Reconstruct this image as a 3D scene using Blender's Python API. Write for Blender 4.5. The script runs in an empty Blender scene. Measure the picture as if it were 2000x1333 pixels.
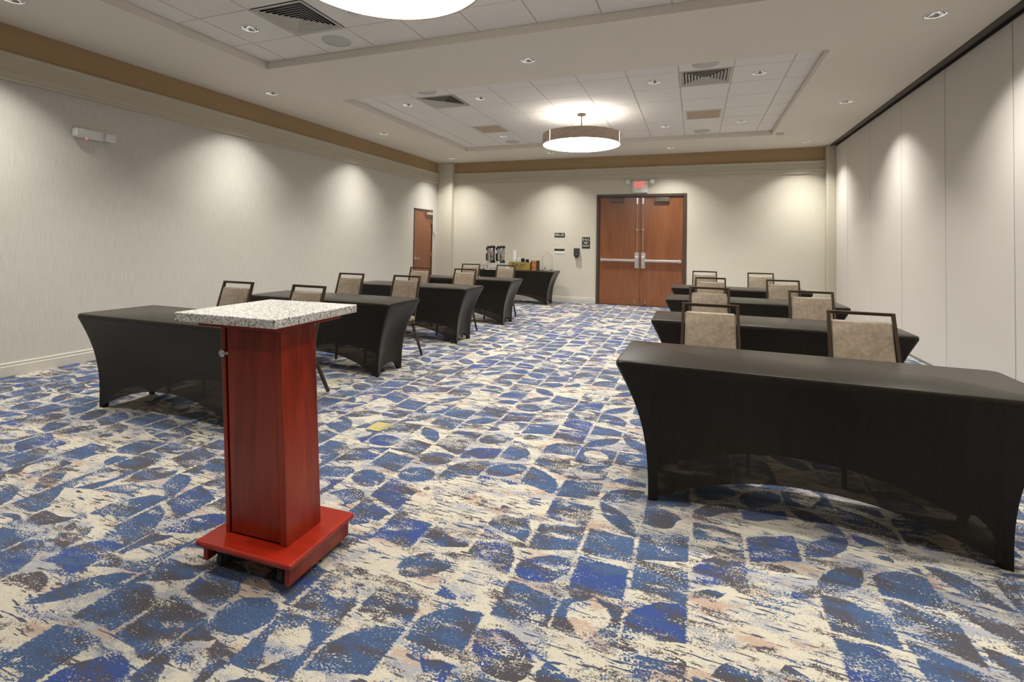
import bpy, bmesh, math, random
from mathutils import Vector, Matrix
random.seed(7)
S = bpy.context.scene
COL = S.collection
PI = math.pi

# ------------------------------------------------------------------ numbers of the room (metres)
XL, XR = -6.19, 2.55          # left wall, folding partition
YN, YF = -3.2, 11.37          # wall behind the camera, far wall
ZS, ZT = 3.369, 3.454         # soffit, ceiling tiles
Z_BAND, Z_CROWN = 3.097, 2.835
TX0, TX1 = -4.78, 1.275       # trays
TRAYS = [(0.34, 4.47, 3.985), (5.80, 9.93, 6.284)]
TILE = 0.6096
COLX = -4.470

# ------------------------------------------------------------------ helpers
def link(o, parent=None):
    COL.objects.link(o)
    if parent is not None:
        o.parent = parent
    return o

def obj(name, bm, mat, parent=None, smooth=False, loc=None):
    me = bpy.data.meshes.new(name)
    bmesh.ops.recalc_face_normals(bm, faces=bm.faces[:])
    bm.to_mesh(me); bm.free()
    mats = mat if isinstance(mat, (list, tuple)) else [mat]
    for m in mats:
        me.materials.append(m)
    if smooth:
        for p in me.polygons:
            p.use_smooth = True
    o = bpy.data.objects.new(name, me)
    link(o, parent)
    if loc:
        o.location = loc
    return o

def auto_smooth(o, deg=40):
    me = o.data
    for p in me.polygons:
        p.use_smooth = True
    bm = bmesh.new(); bm.from_mesh(me)
    for e in bm.edges:
        if len(e.link_faces) == 2 and e.calc_face_angle(0) > math.radians(deg):
            e.smooth = False
    bm.to_mesh(me); bm.free()
    return o

def tag(o, label, cat, group=None, kind=None):
    if label: o['label'] = label
    if cat: o['category'] = cat
    if group: o['group'] = group
    if kind: o['kind'] = kind
    return o

def empty(name, loc=(0, 0, 0), rotz=0, label=None, cat=None, group=None, kind=None):
    o = bpy.data.objects.new(name, None)
    link(o); o.location = loc; o.rotation_euler = (0, 0, rotz)
    o.empty_display_size = 0.1
    return tag(o, label, cat, group, kind)

def dup(root, loc, rotz=0, label=None, group=None):
    r = root.copy(); COL.objects.link(r)
    r.location = loc; r.rotation_euler = (0, 0, rotz)
    if label: r['label'] = label
    if group: r['group'] = group
    for ch in list(root.children):
        c = ch.copy(); COL.objects.link(c); c.parent = r
        for g in list(ch.children):
            d = g.copy(); COL.objects.link(d); d.parent = c
    return r

def box(bm, x0, x1, y0, y1, z0, z1, bev=0.0, seg=2, mat=0):
    r = bmesh.ops.create_cube(bm, size=1.0)
    vs = r['verts']
    for v in vs:
        v.co = Vector(((x0+x1)/2 + v.co.x*(x1-x0), (y0+y1)/2 + v.co.y*(y1-y0), (z0+z1)/2 + v.co.z*(z1-z0)))
    fs = set(f for v in vs for f in v.link_faces)
    for f in fs: f.material_index = mat
    if bev > 0:
        es = list(set(e for v in vs for e in v.link_edges))
        bmesh.ops.bevel(bm, geom=es, offset=bev, segments=seg, profile=0.5, affect='EDGES')
    return vs

def cyl(bm, c, r, z0, z1, n=24, r2=None, cap=True, axis='Z', mat=0):
    r2 = r if r2 is None else r2
    rings = []
    for z, rr in ((z0, r), (z1, r2)):
        ring = []
        for i in range(n):
            a = 2*PI*i/n
            if axis == 'Z': p = (c[0]+rr*math.cos(a), c[1]+rr*math.sin(a), z)
            elif axis == 'Y': p = (c[0]+rr*math.cos(a), z, c[1]+rr*math.sin(a))
            else: p = (z, c[0]+rr*math.cos(a), c[1]+rr*math.sin(a))
            ring.append(bm.verts.new(p))
        rings.append(ring)
    for i in range(n):
        f = bm.faces.new((rings[0][i], rings[0][(i+1) % n], rings[1][(i+1) % n], rings[1][i])); f.material_index = mat
    if cap:
        f = bm.faces.new(rings[0]); f.material_index = mat
        f = bm.faces.new(rings[1]); f.material_index = mat

def lathe(bm, c, prof, n=32, mat=0, cap0=False, cap1=False):
    """prof: list of (r, z), relative to c"""
    rings = []
    for r, z in prof:
        rings.append([bm.verts.new((c[0]+max(r, 1e-4)*math.cos(2*PI*i/n), c[1]+max(r, 1e-4)*math.sin(2*PI*i/n), c[2]+z)) for i in range(n)])
    for a, b in zip(rings, rings[1:]):
        for i in range(n):
            f = bm.faces.new((a[i], a[(i+1) % n], b[(i+1) % n], b[i])); f.material_index = mat
    if cap0: bm.faces.new(rings[0])
    if cap1: bm.faces.new(rings[-1])

def bar(bm, p, q, w, d, side=Vector((1, 0, 0)), bev=0.0):
    """rectangular tube from p to q; w along side, d across"""
    p, q = Vector(p), Vector(q)
    t = (q-p).normalized()
    s = (side - t*side.dot(t)).normalized()
    u = t.cross(s)
    vs = []
    for c in (p, q):
        for a, b in ((-1, -1), (1, -1), (1, 1), (-1, 1)):
            vs.append(bm.verts.new(c + s*(a*w/2) + u*(b*d/2)))
    f = [(3, 2, 1, 0), (4, 5, 6, 7), (0, 1, 5, 4), (1, 2, 6, 5), (2, 3, 7, 6), (3, 0, 4, 7)]
    fs = [bm.faces.new([vs[i] for i in k]) for k in f]
    if bev > 0:
        es = list(set(e for v in vs for e in v.link_edges))
        bmesh.ops.bevel(bm, geom=es, offset=bev, segments=2, profile=0.5, affect='EDGES')

def tube(bm, pts, r, n=8):
    pts = [Vector(p) for p in pts]
    rings = []
    for i, p in enumerate(pts):
        t = (pts[min(i+1, len(pts)-1)] - pts[max(i-1, 0)]).normalized()
        ref = Vector((0, 0, 1)) if abs(t.z) < 0.9 else Vector((1, 0, 0))
        a = t.cross(ref).normalized(); b = t.cross(a)
        rings.append([bm.verts.new(p + a*(r*math.cos(2*PI*k/n)) + b*(r*math.sin(2*PI*k/n))) for k in range(n)])
    for A, B in zip(rings, rings[1:]):
        for k in range(n):
            bm.faces.new((A[k], A[(k+1) % n], B[(k+1) % n], B[k]))
    bm.faces.new(rings[0]); bm.faces.new(rings[-1])

def quad(bm, pts, mat=0):
    f = bm.faces.new([bm.verts.new(p) for p in pts]); f.material_index = mat
    return f

def holed(bm, x0, x1, y0, y1, cx, cy, r, z, n=32, mat=0):
    """flat rectangle at height z with a round hole"""
    angs = [2*PI*i/n for i in range(n)]
    for X, Y in ((x0, y0), (x1, y0), (x1, y1), (x0, y1)):
        angs.append(math.atan2(Y-cy, X-cx) % (2*PI))
    angs = sorted(set(round(a, 6) for a in angs))
    inn, out = [], []
    for a in angs:
        c, s = math.cos(a), math.sin(a)
        t = 1e9
        if c > 1e-9: t = min(t, (x1-cx)/c)
        if c < -1e-9: t = min(t, (x0-cx)/c)
        if s > 1e-9: t = min(t, (y1-cy)/s)
        if s < -1e-9: t = min(t, (y0-cy)/s)
        inn.append(bm.verts.new((cx+r*c, cy+r*s, z)))
        out.append(bm.verts.new((cx+t*c, cy+t*s, z)))
    k = len(angs)
    for i in range(k):
        f = bm.faces.new((inn[i], out[i], out[(i+1) % k], inn[(i+1) % k])); f.material_index = mat

def text_bm(body, size, depth=0.0):
    cu = bpy.data.curves.new('lettering', 'FONT')
    cu.body = body; cu.size = size; cu.extrude = depth
    cu.align_x = 'CENTER'; cu.align_y = 'CENTER'
    o = bpy.data.objects.new('lettering', cu); COL.objects.link(o)
    bpy.context.view_layer.update()
    me = bpy.data.meshes.new_from_object(o)
    bm = bmesh.new(); bm.from_mesh(me)
    bpy.data.objects.remove(o); bpy.data.meshes.remove(me); bpy.data.curves.remove(cu)
    return bm

# ------------------------------------------------------------------ node expression helper
class X:
    def __init__(s, nt, sock): s.nt, s.k = nt, sock
    def _m(s, op, *a, clamp=False):
        n = s.nt.nodes.new('ShaderNodeMath'); n.operation = op; n.use_clamp = clamp
        for i, v in enumerate((s,)+a):
            if isinstance(v, X): s.nt.links.new(v.k, n.inputs[i])
            else: n.inputs[i].default_value = v
        return X(s.nt, n.outputs[0])
    def __add__(s, o): return s._m('ADD', o)
    def __radd__(s, o): return s._m('ADD', o)
    def __sub__(s, o): return s._m('SUBTRACT', o)
    def __rsub__(s, o): return (s*-1.0)+o
    def __mul__(s, o): return s._m('MULTIPLY', o)
    def __rmul__(s, o): return s._m('MULTIPLY', o)
    def __truediv__(s, o): return s._m('DIVIDE', o)
    def floor(s): return s._m('FLOOR')
    def frac(s): return s._m('FRACT')
    def abs(s): return s._m('ABSOLUTE')
    def sqrt(s): return s._m('SQRT')
    def max(s, o): return s._m('MAXIMUM', o)
    def min(s, o): return s._m('MINIMUM', o)
    def gt(s, o): return s._m('GREATER_THAN', o)
    def lt(s, o): return s._m('LESS_THAN', o)
    def clamp(s): return s._m('ADD', 0.0, clamp=True)
    def ramp(s, a, b):
        return ((s-a)*(1.0/(b-a))).clamp()

def new_mat(name):
    m = bpy.data.materials.new(name); m.use_nodes = True
    nt = m.node_tree
    return m, nt, nt.nodes['Principled BSDF']

def coords(nt, kind='Object'):
    tc = nt.nodes.new('ShaderNodeTexCoord')
    sp = nt.nodes.new('ShaderNodeSeparateXYZ')
    nt.links.new(tc.outputs[kind], sp.inputs[0])
    return X(nt, sp.outputs[0]), X(nt, sp.outputs[1]), X(nt, sp.outputs[2])

def comb(nt, x, y, z=0.0):
    n = nt.nodes.new('ShaderNodeCombineXYZ')
    for i, v in enumerate((x, y, z)):
        if isinstance(v, X): nt.links.new(v.k, n.inputs[i])
        else: n.inputs[i].default_value = v
    return n.outputs[0]

def noise(nt, vec, scale=1.0, detail=3.0, rough=0.5, dist=0.0):
    n = nt.nodes.new('ShaderNodeTexNoise')
    n.inputs['Scale'].default_value = scale; n.inputs['Detail'].default_value = detail
    n.inputs['Roughness'].default_value = rough; n.inputs['Distortion'].default_value = dist
    nt.links.new(vec, n.inputs['Vector'])
    return X(nt, n.outputs[0])

def white(nt, vec):
    n = nt.nodes.new('ShaderNodeTexWhiteNoise'); n.noise_dimensions = '3D'
    nt.links.new(vec, n.inputs['Vector'])
    sp = nt.nodes.new('ShaderNodeSeparateColor')
    nt.links.new(n.outputs['Color'], sp.inputs[0])
    return [X(nt, sp.outputs[i]) for i in range(3)]

def mix(nt, f, a, b):
    n = nt.nodes.new('ShaderNodeMix'); n.data_type = 'RGBA'
    if isinstance(f, X): nt.links.new(f.k, n.inputs[0])
    else: n.inputs[0].default_value = f
    for i, v in ((6, a), (7, b)):
        if isinstance(v, tuple): n.inputs[i].default_value = (*v, 1)
        else: nt.links.new(v, n.inputs[i])
    return n.outputs[2]

def bump(nt, bs, h, strength=0.3, dist=0.01):
    b = nt.nodes.new('ShaderNodeBump')
    b.inputs['Strength'].default_value = strength; b.inputs['Distance'].default_value = dist
    nt.links.new(h.k, b.inputs['Height']); nt.links.new(b.outputs[0], bs.inputs['Normal'])

def plain(name, col, rough=0.5, metal=0.0, spec=0.5, var=0.06, vs=6.0, **kw):
    m, nt, bs = new_mat(name)
    x, y, z = coords(nt)
    n = noise(nt, comb(nt, x, y, z), vs, 3)
    c2 = tuple(min(1, c*(1-var)) for c in col); c1 = tuple(min(1, c*(1+var)) for c in col)
    nt.links.new(mix(nt, n, c1, c2), bs.inputs['Base Color'])
    bs.inputs['Roughness'].default_value = rough; bs.inputs['Metallic'].default_value = metal
    bs.inputs['Specular IOR Level'].default_value = spec
    for k, v in kw.items(): bs.inputs[k].default_value = v
    return m

def emit(name, col, st):
    m, nt, bs = new_mat(name)
    bs.inputs['Base Color'].default_value = (*col, 1)
    bs.inputs['Emission Color'].default_value = (*col, 1)
    bs.inputs['Emission Strength'].default_value = st
    return m

def srgb(r, g, b):
    f = lambda c: (c/255/12.92) if c/255 <= 0.04045 else ((c/255+0.055)/1.055)**2.4
    return (f(r), f(g), f(b))

# ------------------------------------------------------------------ materials
def carpet_mat():
    m, nt, bs = new_mat('patterned_carpet')
    x, y, z = coords(nt)
    fine = noise(nt, comb(nt, x*105.0, y*135.0), 1.0, 2, 0.6)
    pile = noise(nt, comb(nt, x*1.0, y*1.0, 9.0), 260.0, 2, 0.6)
    jit = noise(nt, comb(nt, x*9.0, y*85.0), 1.0, 3, 0.6)
    jx = x + (jit-0.5)*0.034 + (fine-0.5)*0.034
    jy = y + (fine-0.5)*0.030 + (noise(nt, comb(nt, x*7.0, y*9.0, 3.0), 1.0, 2)-0.5)*0.05
    cu = (jx+0.012+20*0.231)/0.231
    ci = cu.floor(); u = cu.frac()-0.5
    cr = white(nt, comb(nt, ci, 3.7, 1.3))
    sk = (cr[1]-0.5)*0.5
    cv = (jy+20.0)/0.235 + cr[0] + u*sk
    ri = cv.floor(); v = cv.frac()-0.5
    r1 = white(nt, comb(nt, ci, ri, 5.1))
    r2 = white(nt, comb(nt, ci, ri, 9.4))
    flip = r1[1].gt(0.5)*2.0-1.0
    uf = u*flip
    # shapes (negative inside)
    quadr = (u.abs()-0.46).max((v+uf*0.20).abs()-0.43)
    d1 = ((uf+0.5)*(uf+0.5)+(v+0.5)*(v+0.5)).sqrt()
    d2 = ((uf-0.5)*(uf-0.5)+(v-0.5)*(v-0.5)).sqrt()
    leaf = d1.max(d2)-0.96
    qround = (d1-1.05).max(quadr)
    vv = v-uf*0.25
    ell = ((u*u)/0.22+(vv*vv)/0.15).sqrt()-1.0
    drop = (((u*u)/0.12+((vv-0.05)*(vv-0.05))/0.1).sqrt()-1.0).min((u.abs()*1.5+vv.abs())-0.5)
    t = r1[0]
    w1 = t.lt(0.36); w2 = t.gt(0.36)*t.lt(0.60); w3 = t.gt(0.60)*t.lt(0.76); w4 = t.gt(0.76)*t.lt(0.90); w5 = t.gt(0.90)
    shape = quadr*w1 + qround*w2 + leaf*w3 + ell*w4 + drop*w5*-1.0
    # sj: yarn-sized speckle that frays every border
    sj = (fine-0.5)*0.75
    streak = noise(nt, comb(nt, x*5.0, y*11.0, 2.0), 1.0, 4, 0.62)
    streak2 = noise(nt, comb(nt, x*5.5, y*12.0, 11.0), 1.0, 4, 0.62)
    wear = noise(nt, comb(nt, x*5.0, y*12.0, 21.0), 1.0, 5, 0.66)
    big = noise(nt, comb(nt, x*1.5, y*1.9, 51.0), 1.0, 2, 0.5)
    patch = noise(nt, comb(nt, x*4.5, y*8.0, 31.0), 1.0, 4, 0.6)
    patch2 = noise(nt, comb(nt, x*4.0, y*8.5, 45.0), 1.0, 4, 0.6)
    dash = noise(nt, comb(nt, x*11.0, (y+x*0.03)*75.0, 7.0), 1.0, 1, 0.4)
    inside = shape.lt(0.0)*(r2[0]*0.45+big).gt(0.56)
    worn = (wear+sj*0.6+(r2[2]-0.5)*0.12+(0.5-big)*0.30).lt(0.575)
    inside = inside*worn
    blue, slate, royal = srgb(53, 82, 124), srgb(68, 61, 66), srgb(32, 64, 132)
    cream, tan, grey = srgb(206, 198, 179), srgb(186, 161, 141), srgb(166, 166, 169)
    deep = mix(nt, fine.ramp(0.35, 0.62), tuple(c*0.72 for c in blue), tuple(min(1, c*1.2) for c in blue))
    ins = mix(nt, (streak2*0.7+sj*0.3+r2[1]*0.5).gt(0.785), deep, royal)
    out = mix(nt, (patch+sj*0.5+(big-0.5)*0.3).gt(0.535), cream, grey)
    out = mix(nt, (patch2+sj*0.5).gt(0.585), out, tan)
    dcol = mix(nt, streak.gt(0.5), srgb(54, 66, 104), srgb(78, 72, 78))
    out = mix(nt, (dash+(streak2-0.5)*0.25+sj*0.12).gt(0.635), out, dcol)
    out = mix(nt, (streak2+sj*0.9+(big-0.5)*0.3).gt(0.60), out, deep)
    col = mix(nt, inside, out, ins)
    # dark brown-grey yarns break through figure and ground alike
    sl = (streak+sj*1.0+(r2[2]-0.5)*0.12).gt(0.535)*(inside.max((wear+sj*0.3).gt(0.54)))
    col = mix(nt, sl, col, slate)
    col = mix(nt, (patch*0.5+wear*0.5+sj*1.1).gt(0.62), col, mix(nt, patch2.gt(0.5), cream, grey))
    spk = (fine*0.4+pile*0.6).ramp(0.3, 0.7)
    n = nt.nodes.new('ShaderNodeMix'); n.data_type = 'RGBA'; n.blend_type = 'MULTIPLY'
    n.inputs[0].default_value = 1.0
    nt.links.new(col, n.inputs[6])
    nt.links.new(mix(nt, spk, (0.66, 0.66, 0.66), (1.16, 1.16, 1.16)), n.inputs[7])
    nt.links.new(n.outputs[2], bs.inputs['Base Color'])
    bs.inputs['Roughness'].default_value = 0.95
    bs.inputs['Specular IOR Level'].default_value = 0.15
    bs.inputs['Sheen Weight'].default_value = 0.25
    bs.inputs['Sheen Roughness'].default_value = 0.5
    bump(nt, bs, pile, 0.8, 0.008)
    return m

def wallpaper_mat(name='woven_wallpaper', lo=(0.53, 0.51, 0.455), hi=(0.63, 0.61, 0.555)):
    m, nt, bs = new_mat(name)
    x, y, z = coords(nt)
    h = x+y
    v = noise(nt, comb(nt, h*95.0, z*5.0, 0.0), 1.0, 3, 0.6)
    w = noise(nt, comb(nt, h*7.0, z*160.0, 4.0), 1.0, 2, 0.5)
    f = (v*0.75+w*0.25).ramp(0.3, 0.7)
    nt.links.new(mix(nt, f, lo, hi), bs.inputs['Base Color'])
    bs.inputs['Roughness'].default_value = 0.75
    bs.inputs['Specular IOR Level'].default_value = 0.25
    return m

def wood_mat(name, dark, light, axis='z', gs=1.0, rough=0.35, coat=0.0, contrast=1.0):
    m, nt, bs = new_mat(name)
    x, y, z = coords(nt)
    if axis == 'z': g = comb(nt, x*9.0*gs, y*9.0*gs, z*0.9*gs)
    elif axis == 'y': g = comb(nt, x*9.0*gs, y*0.9*gs, z*9.0*gs)
    else: g = comb(nt, x*0.9*gs, y*9.0*gs, z*9.0*gs)
    a = noise(nt, g, 1.0, 5, 0.55, 1.2)
    b = noise(nt, g, 9.0, 3, 0.6)
    f = (a*0.75+b*0.25).ramp(0.5-0.22/contrast, 0.5+0.22/contrast)
    nt.links.new(mix(nt, f, dark, light), bs.inputs['Base Color'])
    bs.inputs['Roughness'].default_value = rough
    bs.inputs['Coat Weight'].default_value = coat
    bs.inputs['Coat Roughness'].default_value = 0.12
    return m

def granite_mat():
    m, nt, bs = new_mat('speckled_granite')
    x, y, z = coords(nt)
    P = comb(nt, x, y, z)
    a = noise(nt, P, 95.0, 3, 0.65); b = noise(nt, P, 150.0, 2, 0.6); c = noise(nt, comb(nt, x+4.0, y, z), 70.0, 3, 0.6)
    col = mix(nt, a.ramp(0.40, 0.56), srgb(172, 168, 160), srgb(236, 233, 227))
    col = mix(nt, b.gt(0.615), col, srgb(86, 80, 75))
    col = mix(nt, c.gt(0.66), col, srgb(30, 28, 28))
    nt.links.new(col, bs.inputs['Base Color'])
    bs.inputs['Roughness'].default_value = 0.22
    return m

def stretch_mat():
    """black stretch fabric, slightly see-through"""
    m, nt, bs = new_mat('black_stretch_fabric')
    x, y, z = coords(nt)
    f = noise(nt, comb(nt, x*220.0, y*220.0, z*30.0), 1.0, 2, 0.5)
    g = noise(nt, comb(nt, x*40.0, y*3.0, z*3.0), 1.0, 3, 0.5)
    nt.links.new(mix(nt, (f*0.6+g*0.4).ramp(0.3, 0.7), (0.0115, 0.0087, 0.006), (0.022, 0.0178, 0.013)), bs.inputs['Base Color'])
    bs.inputs['Roughness'].default_value = 0.34
    bs.inputs['Specular IOR Level'].default_value = 0.2
    bs.inputs['Sheen Weight'].default_value = 0.26
    bs.inputs['Sheen Roughness'].default_value = 0.3
    bs.inputs['Sheen Tint'].default_value = (0.80, 0.77, 0.73, 1)
    tr = nt.nodes.new('ShaderNodeBsdfTransparent'); tr.inputs[0].default_value = (0.95, 0.85, 0.7, 1)
    ms = nt.nodes.new('ShaderNodeMixShader'); ms.inputs[0].default_value = 0.045
    out = nt.nodes['Material Output']
    nt.links.new(bs.outputs[0], ms.inputs[1]); nt.links.new(tr.outputs[0], ms.inputs[2])
    nt.links.new(ms.outputs[0], out.inputs[0])
    return m

def leather_mat():
    m, nt, bs = new_mat('taupe_leather')
    x, y, z = coords(nt)
    a = noise(nt, comb(nt, x, y, z), 9.0, 6, 0.7); b = noise(nt, comb(nt, x, y, z), 42.0, 4, 0.6)
    nt.links.new(mix(nt, (a*0.6+b*0.4).ramp(0.36, 0.64), srgb(108, 93, 76), srgb(146, 131, 112)), bs.inputs['Base Color'])
    bs.inputs['Roughness'].default_value = 0.45
    bs.inputs['Sheen Weight'].default_value = 0.1
    bump(nt, bs, b, 0.12, 0.004)
    return m

def glass_mat():
    m, nt, bs = new_mat('clear_glass')
    bs.inputs['Base Color'].default_value = (1.0, 1.0, 1.0, 1)
    bs.inputs['Roughness'].default_value = 0.03
    bs.inputs['Transmission Weight'].default_value = 1.0
    bs.inputs['IOR'].default_value = 1.33
    return m

def tile_mat():
    m, nt, bs = new_mat('ceiling_tile')
    x, y, z = coords(nt)
    f = noise(nt, comb(nt, x, y, z), 240.0, 2, 0.6)
    nt.links.new(mix(nt, f.ramp(0.3, 0.7), (0.80, 0.775, 0.735), (0.87, 0.845, 0.80)), bs.inputs['Base Color'])
    bs.inputs['Roughness'].default_value = 0.9
    return m

def fleck_shade():
    m, nt, bs = new_mat('woven_drum_fabric')
    x, y, z = coords(nt)
    f = noise(nt, comb(nt, x*12.0, y*12.0, z*90.0), 1.0, 4, 0.6)
    nt.links.new(mix(nt, f.ramp(0.35, 0.65), srgb(178, 156, 142), srgb(208, 188, 172)), bs.inputs['Base Color'])
    bs.inputs['Roughness'].default_value = 0.8
    return m

M = dict(
    carpet=carpet_mat(), paper=wallpaper_mat(), paperwarm=wallpaper_mat('cream_wallpaper', (0.60, 0.565, 0.475), (0.65, 0.615, 0.52)), granite=granite_mat(), stretch=stretch_mat(), leather=leather_mat(),
    glass=glass_mat(), tile=tile_mat(), drum=fleck_shade(),
    soffit=plain('ceiling_paint', (0.80, 0.755, 0.67), 0.85, spec=0.2, var=0.015, vs=2),
    grid=plain('ceiling_grid', (0.62, 0.59, 0.53), 0.6, var=0.02),
    band=plain('tan_band_paint', (0.43, 0.30, 0.17), 0.8, spec=0.2, var=0.03, vs=3),
    trim=plain('cream_trim_paint', (0.54, 0.50, 0.40), 0.5, spec=0.3, var=0.015),
    base=plain('baseboard_paint', (0.60, 0.57, 0.50), 0.45, spec=0.35, var=0.015),
    panel=plain('partition_vinyl', (0.63, 0.60, 0.555), 0.6, spec=0.3, var=0.012, vs=3),
    joint=plain('partition_joint', (0.30, 0.30, 0.29), 0.4, metal=0.4),
    track=plain('bronze_track', (0.10, 0.083, 0.068), 0.4, metal=0.3),
    closer=plain('closer_paint', srgb(92, 82, 76), 0.4),
    urn=plain('polished_urn_steel', (0.55, 0.52, 0.50), 0.16, metal=1.0, var=0.02),
    black=plain('black_plastic', (0.012, 0.012, 0.013), 0.4),
    dgrey=plain('dark_grey_plastic', (0.05, 0.05, 0.052), 0.45),
    bronze=plain('dark_bronze_metal', srgb(76, 61, 48), 0.36, metal=0.6, var=0.12, vs=30),
    steel=plain('brushed_steel', (0.80, 0.79, 0.77), 0.36, metal=1.0),
    chrome=plain('chrome', (0.85, 0.85, 0.85), 0.08, metal=1.0, var=0.01),
    white=plain('white_plastic', (0.74, 0.74, 0.72), 0.45, var=0.02),
    paperw=plain('white_paper', (0.80, 0.80, 0.78), 0.7, var=0.02),
    cherry=wood_mat('red_cherry_wood', (0.12, 0.006, 0.001), (0.36, 0.032, 0.004), 'z', 1.3, 0.30, 0.15, 1.2),
    cherryflat=wood_mat('red_cherry_board', (0.22, 0.009, 0.002), (0.38, 0.020, 0.006), 'x', 1.2, 0.30, 0.2, 1.0),
    doorwood=wood_mat('maple_door_wood', srgb(112, 66, 40), srgb(146, 92, 58), 'z', 1.0, 0.33, 0.25, 0.8),
    frame=plain('door_frame_paint', srgb(78, 62, 52), 0.4, var=0.04),
    gold=plain('gold_cardboard', srgb(168, 144, 76), 0.5, var=0.05),
    teawood=wood_mat('orange_wood', srgb(170, 105, 55), srgb(215, 150, 90), 'x', 1.5, 0.5),
    darkwood=plain('dark_brown_board', srgb(62, 42, 32), 0.5),
    brass=plain('brass_plate', srgb(182, 168, 112), 0.5, metal=0.25, var=0.1, vs=60),
    pink=plain('pink_paper', srgb(225, 160, 160), 0.7),
    ret=plain('perforated_grille', srgb(188, 168, 146), 0.7, var=0.15, vs=220),
    spkg=plain('speaker_mesh', srgb(200, 199, 195), 0.7, var=0.15, vs=260),
    signb=plain('sign_black', srgb(46, 44, 42), 0.5, var=0.05),
    louver=plain('diffuser_paint', (0.62, 0.59, 0.53), 0.5, var=0.02),
    vdark=plain('duct_dark', (0.03, 0.03, 0.05), 0.8),
    diffuser=emit('lit_diffuser', (1.0, 0.965, 0.90), 9.0),
    updiff=emit('lit_upper_diffuser', (1.0, 0.965, 0.90), 2.0),
    bulb=emit('lit_bulb', (1.0, 0.94, 0.84), 30.0),
    redglow=emit('red_exit_letters', (1.0, 0.06, 0.05), 1.3),
    redled=emit('red_indicator', (1.0, 0.08, 0.03), 4.0),
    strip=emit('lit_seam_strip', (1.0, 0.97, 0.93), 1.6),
)

# ================================================================== SETTING
# floor
bm = bmesh.new(); quad(bm, [(XL-0.1, YN-0.1, 0), (XR+0.3, YN-0.1, 0), (XR+0.3, YF+0.1, 0), (XL-0.1, YF+0.1, 0)])
fl = obj('floor', bm, M['carpet']); tag(fl, 'blue and cream leaf patterned carpet with worn streaks', 'floor', kind='structure')

# downlight positions
SOFF_CANS = [(-5.50, 5.24), (-5.50, 7.87), (-5.50, 10.66), (-1.74, 5.14), (-0.49, 10.66), (1.94, 10.72), (1.93, 7.95), (1.92, 5.20), (-5.50, 2.46),
             (-3.02, 10.60), (1.92, 2.45), (-5.50, -0.30), (1.92, -0.30), (-1.74, -0.30)]
TILE_CANS = [(-4.165, 6.575), (-2.95, 6.575), (-0.508, 6.575), (0.711, 6.60), (-3.556, 9.08), (-0.508, 9.09), (0.711, 9.09),
             (-4.19, 3.70), (-0.508, 3.70), (0.711, 3.70), (-4.165, 1.24), (-0.508, 1.24), (0.711, 1.24), (-2.95, 1.24)]
CAN_R = 0.078

def breaks(lo, hi, extra):
    s = sorted(set([round(v, 4) for v in [lo, hi]+extra if lo-1e-6 <= v <= hi+1e-6]))
    return s
hs = 0.13
xs = breaks(XL, XR+0.05, [TX0, TX1]+[c[0]+k for c in SOFF_CANS for k in (-hs, hs)])
ys = breaks(YN, YF, [t[0] for t in TRAYS]+[t[1] for t in TRAYS]+[c[1]+k for c in SOFF_CANS for k in (-hs, hs)])
bm = bmesh.new()
for i in range(len(xs)-1):
    for j in range(len(ys)-1):
        cx, cy = (xs[i]+xs[i+1])/2, (ys[j]+ys[j+1])/2
        if any(TX0 < cx < TX1 and t[0] < cy < t[1] for t in TRAYS): continue
        if any(abs(cx-c[0]) < hs and abs(cy-c[1]) < hs for c in SOFF_CANS): continue
        quad(bm, [(xs[i], ys[j], ZS), (xs[i+1], ys[j], ZS), (xs[i+1], ys[j+1], ZS), (xs[i], ys[j+1], ZS)])
for c in SOFF_CANS:
    holed(bm, c[0]-hs, c[0]+hs, c[1]-hs, c[1]+hs, c[0], c[1], CAN_R, ZS)
for (a, b, r0) in TRAYS:
    for p, q in (((TX0, a), (TX1, a)), ((TX1, a), (TX1, b)), ((TX1, b), (TX0, b)), ((TX0, b), (TX0, a))):
        quad(bm, [(p[0], p[1], ZS), (q[0], q[1], ZS), (q[0], q[1], ZT+0.012), (p[0], p[1], ZT+0.012)])
ceil = obj('ceiling', bm, M['soffit']); tag(ceil, 'cream painted soffit ceiling with two recessed tiled trays', 'ceiling', kind='structure')
for f in ceil.data.polygons: pass
# opaque deck above everything
bm = bmesh.new(); box(bm, XL-0.1, XR+0.3, YN-0.1, YF+0.1, 3.75, 3.8)
obj('deck', bm, M['soffit'], ceil)

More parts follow.
